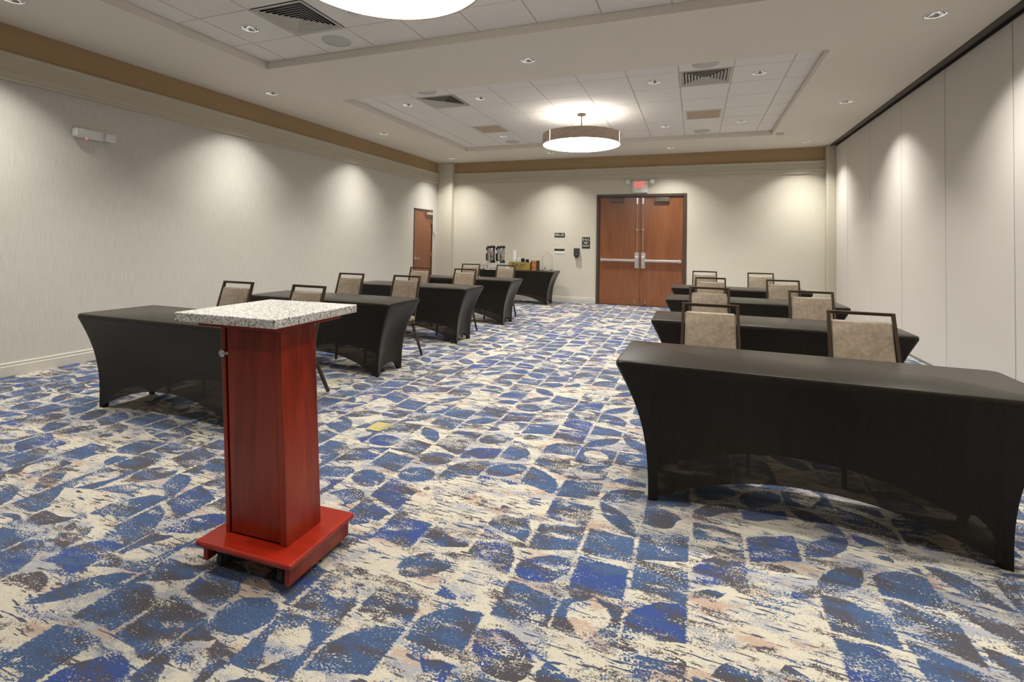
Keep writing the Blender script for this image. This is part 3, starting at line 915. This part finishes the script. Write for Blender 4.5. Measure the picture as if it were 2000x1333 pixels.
# ================================================================== CHAIRS
# chair faces -y; origin on the floor under the top rail
def make_chair():
    t = empty('banquet_chair', (0, 0, 0), 0, '', 'chair', 'taupe padded chairs behind the tables')
    xt, xb, xf = 0.177, 0.190, 0.178   # half widths: top, at the bend, at the feet
    YB = -0.14
    H = 0.948
    tw, td = 0.020, 0.024
    bm = bmesh.new()
    for s in (-1, 1):
        bar(bm, (s*xb, YB, 0.43), (s*xt, 0.0, H-0.010), tw, td, Vector((1, 0, 0)), 0.003)
    bar(bm, (-xt-tw/2, 0.0, H-0.011), (xt+tw/2, 0.0, H-0.011), 0.021, td, Vector((0, 0, 1)), 0.003)
    obj('back_frame', bm, M['bronze'], t)
    for s in (-1, 1):
        bm = bmesh.new()
        bar(bm, (s*xb, YB, 0.44), (s*(xb-0.006), YB+0.01, 0.36), tw, td, Vector((1, 0, 0)), 0.002)
        bar(bm, (s*(xb-0.006), YB+0.01, 0.37), (s*xf, 0.075, 0.0), tw, 0.026, Vector((1, 0, 0)), 0.002)
        obj('leg', bm, M['bronze'], t)
    for s in (-1, 1):
        bm = bmesh.new()
        bar(bm, (s*0.20, -0.475, 0.42), (s*0.205, -0.500, 0.0), tw, 0.024, Vector((1, 0, 0)), 0.002)
        obj('leg', bm, M['bronze'], t)
    bm = bmesh.new()
    for s in (-1, 1): bar(bm, (s*0.195, YB, 0.425), (s*0.20, -0.485, 0.425), 0.02, 0.022, Vector((1, 0, 0)), 0.002)
    bar(bm, (-0.20, -0.485, 0.425), (0.20, -0.485, 0.425), 0.02, 0.022, Vector((0, 1, 0)))
    bar(bm, (-0.195, YB, 0.425), (0.195, YB, 0.425), 0.02, 0.022, Vector((0, 1, 0)))
    obj('seat_frame', bm, M['bronze'], t)
    bm = bmesh.new()
    bar(bm, (-0.185, YB+0.06, 0.29), (0.185, YB+0.06, 0.29), 0.014, 0.014, Vector((0, 1, 0)))
    for s in (-1, 1): bar(bm, (s*0.186, YB+0.05, 0.30), (s*0.200, -0.49, 0.30), 0.012, 0.014, Vector((1, 0, 0)))
    obj('stretcher', bm, M['bronze'], t)
    bm = bmesh.new(); box(bm, -0.205, 0.205, -0.500, -0.120, 0.435, 0.495, 0.024, 4)
    o = obj('seat', bm, M['leather'], t); auto_smooth(o, 60)
    # backrest pad, leaning with the frame
    bm = bmesh.new(); box(bm, -0.163, 0.163, -0.026, 0.018, 0.0, 0.375, 0.016, 4)
    bmesh.ops.subdivide_edges(bm, edges=bm.edges[:], cuts=1, use_grid_fill=True)
    sl = math.atan2(0.14, H-0.43)
    R = Matrix.Rotation(-sl, 4, 'X')
    for v in bm.verts:
        k = v.co.z/0.375
        v.co.x *= 1.045-0.045*k
        c = R @ v.co
        v.co = Vector((c.x, c.y+YB+0.036, c.z+0.525))
    o = obj('backrest', bm, M['leather'], t); auto_smooth(o, 60)
    return t
ch0 = make_chair()
CH = [
    (0.10, 3.81, 'left chair behind the nearest table right of the aisle'),
    (1.01, 3.84, 'right chair behind the nearest table right of the aisle, largest of all'),
    (0.13, 5.24, 'left chair behind the second table right of the aisle'),
    (1.02, 5.38, 'right chair behind the second table right of the aisle'),
    (0.18, 6.77, 'left chair behind the third table right of the aisle'),
    (1.01, 6.91, 'right chair behind the third table right of the aisle'),
    (0.14, 8.50, 'left chair behind the farthest table right of the aisle'),
    (0.94, 8.50, 'right chair behind the farthest table right of the aisle'),
    (-4.01, 3.50, 'chair nearest the left wall, behind the table behind the red lectern'),
    (-3.19, 3.51, 'chair whose back shows just above the granite lectern top'),
    (-3.99, 5.11, 'wall side chair behind the second table left of the aisle'),
    (-3.21, 5.13, 'aisle side chair behind the second table left of the aisle'),
    (-3.92, 6.64, 'wall side chair behind the third table left of the aisle'),
    (-3.23, 6.77, 'aisle side chair behind the third table left of the aisle'),
    (-3.80, 8.20, 'wall side chair behind the fourth table left of the aisle'),
    (-3.15, 8.27, 'aisle side chair behind the fourth table left of the aisle'),
]
CHY = [3.80, 3.82, 5.35, 5.40, 7.03, 7.05, 8.76, 8.76, 3.58, 3.58, 5.17, 5.18, 6.98, 6.97, 8.66, 8.64]
for i, (x, y, lab) in enumerate(CH):
    lab = 'taupe padded ' + lab
    y2 = CHY[i]; x = x*y2/y; y = y2
    if i == 0: ch0.location = (x, y, 0); ch0['label'] = lab
    else: dup(ch0, (x, y, 0), math.radians(random.uniform(-1.2, 1.2)), lab)

# ================================================================== LECTERN
lt = empty('lectern', (-1.68, 1.70, 0), 0, 'red cherry wood lectern with speckled granite top on a wheeled base', 'lectern')
def L_(x, y): return (x+1.68, y-1.70)
rz = math.radians(2.0)
def rotv(bm, ang, c=(0, 0)):
    bmesh.ops.rotate(bm, verts=bm.verts[:], cent=(c[0], c[1], 0), matrix=Matrix.Rotation(ang, 3, 'Z'))
bm = bmesh.new(); box(bm, -0.236, 0.246, -0.200, 0.200, 0.098, 0.122, 0.009, 3); rotv(bm, rz)
obj('base_board', bm, M['cherryflat'], lt)
bm = bmesh.new()
box(bm, -0.212, -0.190, -0.176, 0.178, 0.038, 0.099); box(bm, 0.206, 0.228, -0.182, 0.178, 0.030, 0.099)
box(bm, -0.19, 0.206, 0.156, 0.178, 0.030, 0.099)
rotv(bm, rz); obj('base_skirt', bm, M['cherry'], lt)
for sx in (-1, 1):
    for sy in (-1, 1):
        bm = bmesh.new(); cx, cy = sx*0.155, sy*0.125
        cyl(bm, (cy, 0.0305), 0.030, cx-0.011, cx+0.011, 20, axis='X')
        box(bm, cx-0.020, cx-0.014, cy-0.018, cy+0.018, 0.03, 0.085); box(bm, cx+0.014, cx+0.020, cy-0.018, cy+0.018, 0.03, 0.085)
        box(bm, cx-0.024, cx+0.024, cy-0.024, cy+0.024, 0.082, 0.099)
        rotv(bm, rz); obj('caster', bm, M['dgrey'], lt)
# column: leans a hair to the left as in the photo
def shear(bm):
    for v in bm.verts:
        k = (v.co.z-0.12)/0.88
        v.co.x -= 0.044*k; v.co.y -= 0.018*k
cx0, cx1, cy0, cy1 = -0.168, 0.150, -0.112, 0.090
Zc0, Zc1 = 0.122, 0.985
bm = bmesh.new()
box(bm, cx0+0.004, cx1-0.028, cy0+0.022, cy1, Zc0, Zc1)           # carcass
box(bm, cx1-0.032, cx1, cy0, cy1, Zc0, Zc1, 0.003)                # right side board
box(bm, cx0, cx0+0.020, cy0+0.001, cy1, Zc0, Zc1, 0.003)          # left side board
shear(bm); rotv(bm, rz); obj('column', bm, M['cherry'], lt)
bm = bmesh.new(); box(bm, cx0+0.031, cx1-0.034, cy0+0.003, cy0+0.021, Zc0+0.008, Zc1-0.008, 0.002)
shear(bm); rotv(bm, rz); dr = obj('door', bm, M['cherry'], lt)
bm = bmesh.new()
kx, kz = cx0+0.016, 0.872
cyl(bm, (kx, kz), 0.0155, cy0-0.012, cy0-0.003, 24, axis='Y'); cyl(bm, (kx, kz), 0.011, cy0-0.016, cy0-0.012, 24, axis='Y'); box(bm, kx-0.005, kx+0.005, cy0-0.0175, cy0-0.015, kz-0.0015, kz+0.0015)
cyl(bm, (kx+0.026, kz+0.002), 0.0065, cy0-0.010, cy0+0.004, 16, axis='Y'); box(bm, kx+0.010, kx+0.026, cy0-0.010, cy0-0.006, kz-0.001, kz+0.005)
shear(bm); rotv(bm, rz); obj('lock', bm, M['chrome'], lt)
bm = bmesh.new(); box(bm, -0.300, 0.110, -0.160, 0.250, Zc1, Zc1+0.022, 0.002); rotv(bm, math.radians(2.6))
obj('support_board', bm, M['cherryflat'], lt)
bm = bmesh.new(); gx0, gx1, gy0, gy1 = -0.366, 0.155, -0.215, 0.310
box(bm, gx0, gx1, gy0, gy1, Zc1+0.022, Zc1+0.060, 0.004, 2); rotv(bm, math.radians(2.6))
obj('granite_top', bm, M['granite'], lt)

# ================================================================== WALL THINGS
# EXIT sign
ex = empty('exit_sign', (-1.166, YF, 2.655), 0, 'white exit sign with red letters above the double doors', 'exit sign')
bm = bmesh.new(); box(bm, -0.165, 0.165, -0.045, 0.0, -0.135, 0.125, 0.006)
obj('housing', bm, M['white'], ex)
bm = text_bm('EXIT', 0.185, 0.002)
for v in bm.verts: v.co = Vector((v.co.x*0.62, -0.047-v.co.z, v.co.y*1.05+0.035))
obj('lettering', bm, M['redglow'], ex)
bm = bmesh.new(); box(bm, -0.20, 0.20, -0.03, -0.006, 0.085, 0.115)
obj('lamp_arm', bm, M['white'], ex)
for s, rr in ((-1, 0), (1, 0.25)):
    bm = bmesh.new(); box(bm, -0.05, 0.05, -0.085, -0.01, -0.048, 0.048, 0.012, 3); cyl(bm, (0, 0), 0.03, -0.09, -0.084, 20, axis='Y')
    bmesh.ops.rotate(bm, verts=bm.verts[:], cent=(0, 0, 0), matrix=Matrix.Rotation(rr, 3, 'Y'))
    bmesh.ops.translate(bm, verts=bm.verts[:], vec=(s*0.262, 0, 0.112))
    obj('lamp_head', bm, M['white'], ex)

# emergency light on the left wall
em = empty('emergency_light', (XL, 3.45, 2.455), 0, 'white twin headed emergency light on the upper left wall', 'emergency light')
bm = bmesh.new(); box(bm, 0.0, 0.055, -0.15, 0.13, -0.05, 0.05, 0.010, 3)
obj('housing', bm, M['white'], em)
for s in (-1, 1):
    bm = bmesh.new(); yy = -0.118 if s < 0 else 0.165
    box(bm, 0.02, 0.095, yy-0.052, yy+0.052, -0.048, 0.040, 0.012, 3)
    hd = obj('lamp_head', bm, M['white'], em)
    bm = bmesh.new()
    for a in range(4):
        for b in range(4): box(bm, 0.095, 0.099, yy-0.036+a*0.02, yy-0.024+a*0.02, -0.036+b*0.018, -0.026+b*0.018)
    obj('lens', bm, M['chrome'], hd)
bm = bmesh.new(); box(bm, 0.03, 0.04, -0.045, -0.035, -0.054, -0.049)
obj('indicator', bm, M['redled'], em)

# signs
def plate(name, x0, x1, z0, z1, label, cat='sign', mat='signb', th=0.008):
    t = empty(name, ((x0+x1)/2, YF, (z0+z1)/2), 0, label, cat)
    w, h = (x1-x0)/2, (z1-z0)/2
    bm = bmesh.new(); box(bm, -w, w, -th, 0, -h, h, 0.0015)
    obj('plate', bm, M[mat], t); return t, w, h
sg, w, h = plate('restroom_sign', -3.122, -2.872, 1.512, 1.614, 'wide black wall sign with small pictogram and two text lines')
bm = bmesh.new()
box(bm, -0.115, -0.015, -0.0095, -0.008, 0.014, 0.024); box(bm, -0.115, 0.035, -0.0095, -0.008, -0.014, -0.003)
for k in range(2):
    xx = 0.058+k*0.03
    cyl(bm, (xx, 0.027), 0.006, -0.0095, -0.008, 12, axis='Y'); box(bm, xx-0.007, xx+0.007, -0.0095, -0.008, -0.004, 0.018); box(bm, xx-0.004, xx+0.004, -0.0095, -0.008, -0.026, -0.004)
obj('lettering', bm, M['paperw'], sg)
sg, w, h = plate('notice_holder', -3.120, -2.870, 1.125, 1.240, 'black and white notice holder below the wide black sign', mat='white')
bm = bmesh.new(); box(bm, -0.125, 0.125, -0.0105, -0.008, 0.008, 0.0575); obj('dark_header', bm, M['signb'], sg)
sg, w, h = plate('access_sign', -2.461, -2.277, 1.262, 1.520, 'tall black wall sign with three white access symbols')
bm = bmesh.new()
box(bm, -0.014, 0.014, -0.0095, -0.008, 0.048, 0.088, 0.0)
# wheelchair symbol
tube(bm, [(0.058+0.018*math.cos(a*PI/9), -0.009, 0.060+0.018*math.sin(a*PI/9)) for a in range(8, 24)], 0.003, 6)
tube(bm, [(0.050, -0.009, 0.094), (0.053, -0.009, 0.072), (0.068, -0.009, 0.072), (0.074, -0.009, 0.05)], 0.0035, 6)
cyl(bm, (0.048, 0.101), 0.006, -0.0095, -0.008, 10, axis='Y')
# ear symbol
tube(bm, [(-0.062+0.015*math.cos(a*PI/8), -0.009, 0.080+0.018*math.sin(a*PI/8)) for a in range(-3, 10)], 0.0035, 6)
tube(bm, [(-0.048, -0.009, 0.074), (-0.058, -0.009, 0.058), (-0.070, -0.009, 0.050)], 0.0035, 6)
tube(bm, [(-0.078, -0.009, 0.044), (-0.034, -0.009, 0.100)], 0.003, 6)
for k, (a, b) in enumerate(((-0.055, 0.055), (-0.035, 0.035), (-0.082, 0.082), (-0.070, 0.070))):
    zz = 0.012-k*0.030
    box(bm, a, b, -0.0095, -0.008, zz-0.006, zz+0.006 if k != 2 else zz-0.002)
obj('symbols', bm, M['paperw'], sg)
ds = empty('soap_dispenser', (-2.577, YF, 1.16), 0, 'small black wall mounted hand sanitizer dispenser left of the doors', 'dispenser')
bm = bmesh.new(); box(bm, -0.062, 0.062, -0.09, 0.0, -0.075, 0.108, 0.018, 4); box(bm, -0.045, 0.045, -0.075, -0.005, -0.108, -0.07, 0.01, 3)
obj('housing', bm, M['dgrey'], ds)
bm = bmesh.new(); box(bm, -0.012, 0.022, -0.094, -0.088, -0.02, 0.07, 0.002); obj('window', bm, M['black'], ds)
bm = bmesh.new(); cyl(bm, (0.006, 0.02), 0.010, -0.098, -0.093, 12, axis='Y'); cyl(bm, (0.006, -0.04), 0.012, -0.098, -0.088, 12, axis='Y'); obj('button', bm, M['steel'], ds)

# floor box
fb = empty('floor_outlet', (-2.158, 3.105, 0), math.radians(0), 'square brass floor outlet cover set in the carpet of the aisle', 'floor outlet')
bm = bmesh.new(); box(bm, -0.060, 0.060, -0.078, 0.078, 0.0, 0.006, 0.002); box(bm, 0.036, 0.044, -0.06, 0.06, 0.006, 0.010, 0.001)
obj('cover_plate', bm, M['brass'], fb)
bm = bmesh.new(); cyl(bm, (0.0, -0.03), 0.010, 0.006, 0.0085, 16)
obj('screw_cap', bm, M['brass'], fb)

# ================================================================== COFFEE TABLE THINGS
ZTB = TH
st = empty('urn_stand', (-4.37, 10.79, ZTB), 0, 'steel stand carrying the two coffee urns', 'stand')
bm = bmesh.new(); box(bm, -0.29, 0.29, -0.13, 0.13, 0.085, 0.145, 0.006); obj('drip_shelf', bm, M['steel'], st)
for sx in (-1, 1):
    for sy in (-1, 1):
        bm = bmesh.new(); cyl(bm, (sx*0.26, sy*0.10), 0.012, 0.0, 0.086, 12); obj('leg', bm, M['steel'], st)
bm = bmesh.new(); box(bm, -0.18, 0.20, -0.125, 0.115, 0.0, 0.012, 0.003); obj('drip_tray', bm, M['black'], st)
def make_urn(x, y, label):
    t = empty('coffee_urn', (x, y, ZTB+0.145), 0, label, 'coffee urn', 'steel coffee urns on the stand')
    bm = bmesh.new(); lathe(bm, (0, 0, 0), [(0.088, 0.055), (0.092, 0.07), (0.092, 0.335), (0.086, 0.35)], 40); obj('body', bm, M['urn'], t, True)
    bm = bmesh.new(); lathe(bm, (0, 0, 0), [(0.0, 0.405), (0.085, 0.40), (0.098, 0.385), (0.098, 0.34), (0.086, 0.335)], 40); auto_smooth(obj('lid', bm, M['black'], t))
    bm = bmesh.new(); lathe(bm, (0, 0, 0), [(0.098, 0.0), (0.098, 0.05), (0.088, 0.058)], 40, cap0=True); box(bm, -0.055, 0.055, -0.135, -0.06, 0.0, 0.05, 0.008); auto_smooth(obj('base', bm, M['black'], t))
    bm = bmesh.new(); box(bm, -0.124, -0.088, -0.03, 0.03, 0.05, 0.36, 0.012); obj('handle', bm, M['black'], t)
    bm = bmesh.new(); box(bm, -0.042, 0.042, -0.145, -0.132, 0.002, 0.044, 0.006); cyl(bm, (0, 0.022), 0.012, -0.155, -0.143, 16, axis='Y'); obj('tap', bm, M['chrome'], t)
    bm = bmesh.new(); box(bm, -0.122, -0.094, -0.034, -0.030, 0.22, 0.29); obj('tag', bm, M['paperw'], t)
    return t
u0 = make_urn(-4.492, 10.79, 'coffee urn on the left of the steel stand')
dup(u0, (-4.245, 10.79, ZTB+0.145), 0, 'coffee urn on the right of the steel stand')
# gold box
gb = empty('condiment_box', (-3.725, 10.70, ZTB), 0, 'gold cardboard box with dark lettering on the coffee table', 'box')
bm = bmesh.new()
W2, D2, H2 = 0.252, 0.09, 0.185
box(bm, -W2, W2, -D2, -D2+0.006, 0, H2); box(bm, -W2, W2, D2-0.006, D2, 0, H2); box(bm, -W2, -W2+0.006, -D2+0.006, D2-0.006, 0, H2); box(bm, W2-0.006, W2, -D2+0.006, D2-0.006, 0, H2); box(bm, -W2, W2, -D2, D2, 0, 0.006)
obj('carton', bm, M['gold'], gb)
for body, size, zc, sx, xc in (('D', 0.125, 0.115, 1.0, -0.132), ('RURY', 0.098, 0.112, 1.0, 0.035), ('HOTELS', 0.042, 0.045, 1.15, 0.0)):
    bm = text_bm(body, size, 0.001)
    for v in bm.verts: v.co = Vector((v.co.x*sx+xc, -D2-0.002-v.co.z, v.co.y+zc))
    obj('lettering', bm, M['signb'], gb)
# cups: nested, standing in and behind the box
def cup_src(mat, r=0.040, h=0.11):
    bm = bmesh.new(); lathe(bm, (0, 0, 0), [(0.0, 0.0), (r*0.72, 0.0), (r*0.98, h-0.003), (r*1.06, h-0.003), (r*1.06, h), (r*0.94, h), (r*0.70, 0.004), (0.0, 0.004)], 24)
    return auto_smooth(obj('paper_cup', bm, mat))
def cup_stack(x, y, n, dz, label, group, mat):
    c = cup_src(mat); c.location = (x, y, ZTB+0.008); tag(c, label, 'cup', group)
    for k in range(1, n):
        d = c.copy(); COL.objects.link(d); d.location = (x, y, ZTB+0.008+k*dz)
        d['label'] = label
        if k == n-1: d['label'] = 'topmost ' + label.replace('one of the nested ', '').replace('cups', 'cup')
cup_stack(-3.88, 10.70, 19, 0.0185, 'one of the nested white cups in the tallest stack in the gold box', 'white cups of the tallest stack', M['paperw'])
cup_stack(-3.777, 10.70, 10, 0.0185, 'one of the nested white cups in the short stack in the gold box', 'white cups of the short stack', M['paperw'])
cup_stack(-3.672, 10.70, 9, 0.0185, 'one of the nested black cups beside the white cups in the gold box', 'black cups next to the white ones', M['black'])
cup_stack(-3.567, 10.70, 8, 0.0185, 'one of the nested black cups at the right end of the gold box', 'black cups at the end of the box', M['black'])
# tea chest
tr = empty('tea_rack', (-3.385, 10.72, ZTB), 0, 'small wooden tea rack between gold box and glass dispenser', 'tea rack')
bm = bmesh.new(); box(bm, -0.075, -0.055, -0.08, 0.08, 0, 0.225); box(bm, 0.055, 0.085, -0.08, 0.08, 0, 0.225); box(bm, -0.055, 0.055, 0.06, 0.08, 0, 0.225)
obj('case', bm, M['darkwood'], tr)
for k in range(6):
    bm = bmesh.new(); box(bm, -0.053, 0.053, -0.085, 0.06, 0.003+k*0.037, 0.036+k*0.037, 0.003)
    dw = obj('drawer', bm, M['teawood'], tr)
    bm = bmesh.new(); cyl(bm, (0.0, 0.020+k*0.037), 0.004, -0.092, -0.085, 8, axis='Y'); obj('knob', bm, M['darkwood'], dw)
# glass drink dispenser
gd = empty('drink_dispenser', (-3.105, 10.73, ZTB), 0, 'clear glass drink dispenser at the right end of the coffee table', 'drink dispenser')
bm = bmesh.new(); lathe(bm, (0, 0, 0), [(0.0, 0.012), (0.105, 0.012), (0.118, 0.03), (0.122, 0.20), (0.118, 0.30), (0.098, 0.345), (0.098, 0.352), (0.092, 0.352), (0.092, 0.345), (0.112, 0.298), (0.116, 0.20), (0.112, 0.034), (0.10, 0.018), (0.0, 0.018)], 40)
auto_smooth(obj('jar', bm, M['glass'], gd))
bm = bmesh.new(); lathe(bm, (0, 0, 0), [(0.102, 0.352), (0.102, 0.362), (0.05, 0.385), (0.018, 0.392), (0.014, 0.41), (0.022, 0.425), (0.0, 0.432)], 32); auto_smooth(obj('lid', bm, M['glass'], gd))
bm = bmesh.new(); cyl(bm, (0, 0.055), 0.012, -0.165, -0.112, 14, axis='Y'); box(bm, -0.006, 0.006, -0.165, -0.150, 0.055, 0.095); tube(bm, [(0, -0.158, 0.055), (0, -0.160, 0.028)], 0.009, 10)
obj('tap', bm, M['chrome'], gd)
bm = bmesh.new(); lathe(bm, (0, 0, 0), [(0.09, 0.0), (0.10, 0.0), (0.10, 0.012), (0.09, 0.012), (0.09, 0.0)], 32); obj('foot_ring', bm, M['steel'], gd)
# sweetener caddy with packets
cd = empty('sweetener_caddy', (-4.01, 10.62, ZTB), 0, 'small white caddy of sweetener packets between urns and gold box', 'caddy')
bm = bmesh.new(); box(bm, -0.05, 0.05, -0.03, -0.027, 0, 0.06); box(bm, -0.05, 0.05, 0.027, 0.03, 0, 0.06); box(bm, -0.05, -0.047, -0.027, 0.027, 0, 0.06); box(bm, 0.047, 0.05, -0.027, 0.027, 0, 0.06); box(bm, -0.05, 0.05, -0.03, 0.03, 0, 0.003)
obj('tray', bm, M['paperw'], cd)
for k in range(8):
    bm = bmesh.new(); box(bm, -0.0225, 0.0225, -0.001, 0.001, 0, 0.075+0.012*(k % 2))
    p = obj('sweetener_packet', bm, M['pink'] if k % 4 < 2 else M['paperw'])
    p.location = (-4.035+(k % 2)*0.05, 10.602+(k//2)*0.012, ZTB+0.004)
    tag(p, 'upright sweetener packet in the small white caddy', 'packet', 'sweetener packets in the caddy')
# stir sticks / napkin sheets lying in front of the urns
for k, (dx, a) in enumerate(((-4.46, 0.2), (-4.34, -0.25))):
    bm = bmesh.new(); box(bm, -0.065, 0.065, -0.045, 0.045, 0, 0.006, 0.001)
    p = obj('napkin', bm, M['paperw']); p.location = (dx, 10.555, ZTB+0.001); p.rotation_euler[2] = a
    tag(p, 'folded white napkin before the %s urn on the coffee table' % ('left' if k == 0 else 'right'), 'napkin', 'napkins on the coffee table')

# ================================================================== CAMERA, WORLD, VIEW
f_px, yaw, pitch, roll, sy = 971.88, 0.3534, 0.0252, 0.016, -215.848
cy, sn = math.cos(yaw), math.sin(yaw); cp, sp_ = math.cos(pitch), math.sin(pitch)
fwd = Vector((-sn*cp, cy*cp, sp_)); right0 = Vector((cy, sn, 0)); up0 = right0.cross(fwd)
right = right0*math.cos(roll) + up0*math.sin(roll); up = -right0*math.sin(roll) + up0*math.cos(roll)
cam = bpy.data.cameras.new('camera'); co = bpy.data.objects.new('camera', cam); COL.objects.link(co)
m = Matrix(((right.x, up.x, -fwd.x, 0), (right.y, up.y, -fwd.y, 0), (right.z, up.z, -fwd.z, 1.3551), (0, 0, 0, 1)))
co.matrix_world = m
cam.sensor_fit = 'HORIZONTAL'; cam.sensor_width = 36.0; cam.lens = f_px*36.0/2000.0
cam.shift_y = sy/2000.0
cam.clip_start = 0.05
S.camera = co

w = bpy.data.worlds.new('world'); S.world = w; w.use_nodes = True
w.node_tree.nodes['Background'].inputs[0].default_value = (0.9, 0.88, 0.85, 1)
w.node_tree.nodes['Background'].inputs[1].default_value = 0.05
S.view_settings.view_transform = 'Standard'
S.view_settings.look = 'None'
S.view_settings.gamma = 1.0
S.view_settings.exposure = 0.52
S.view_settings.use_curve_mapping = False
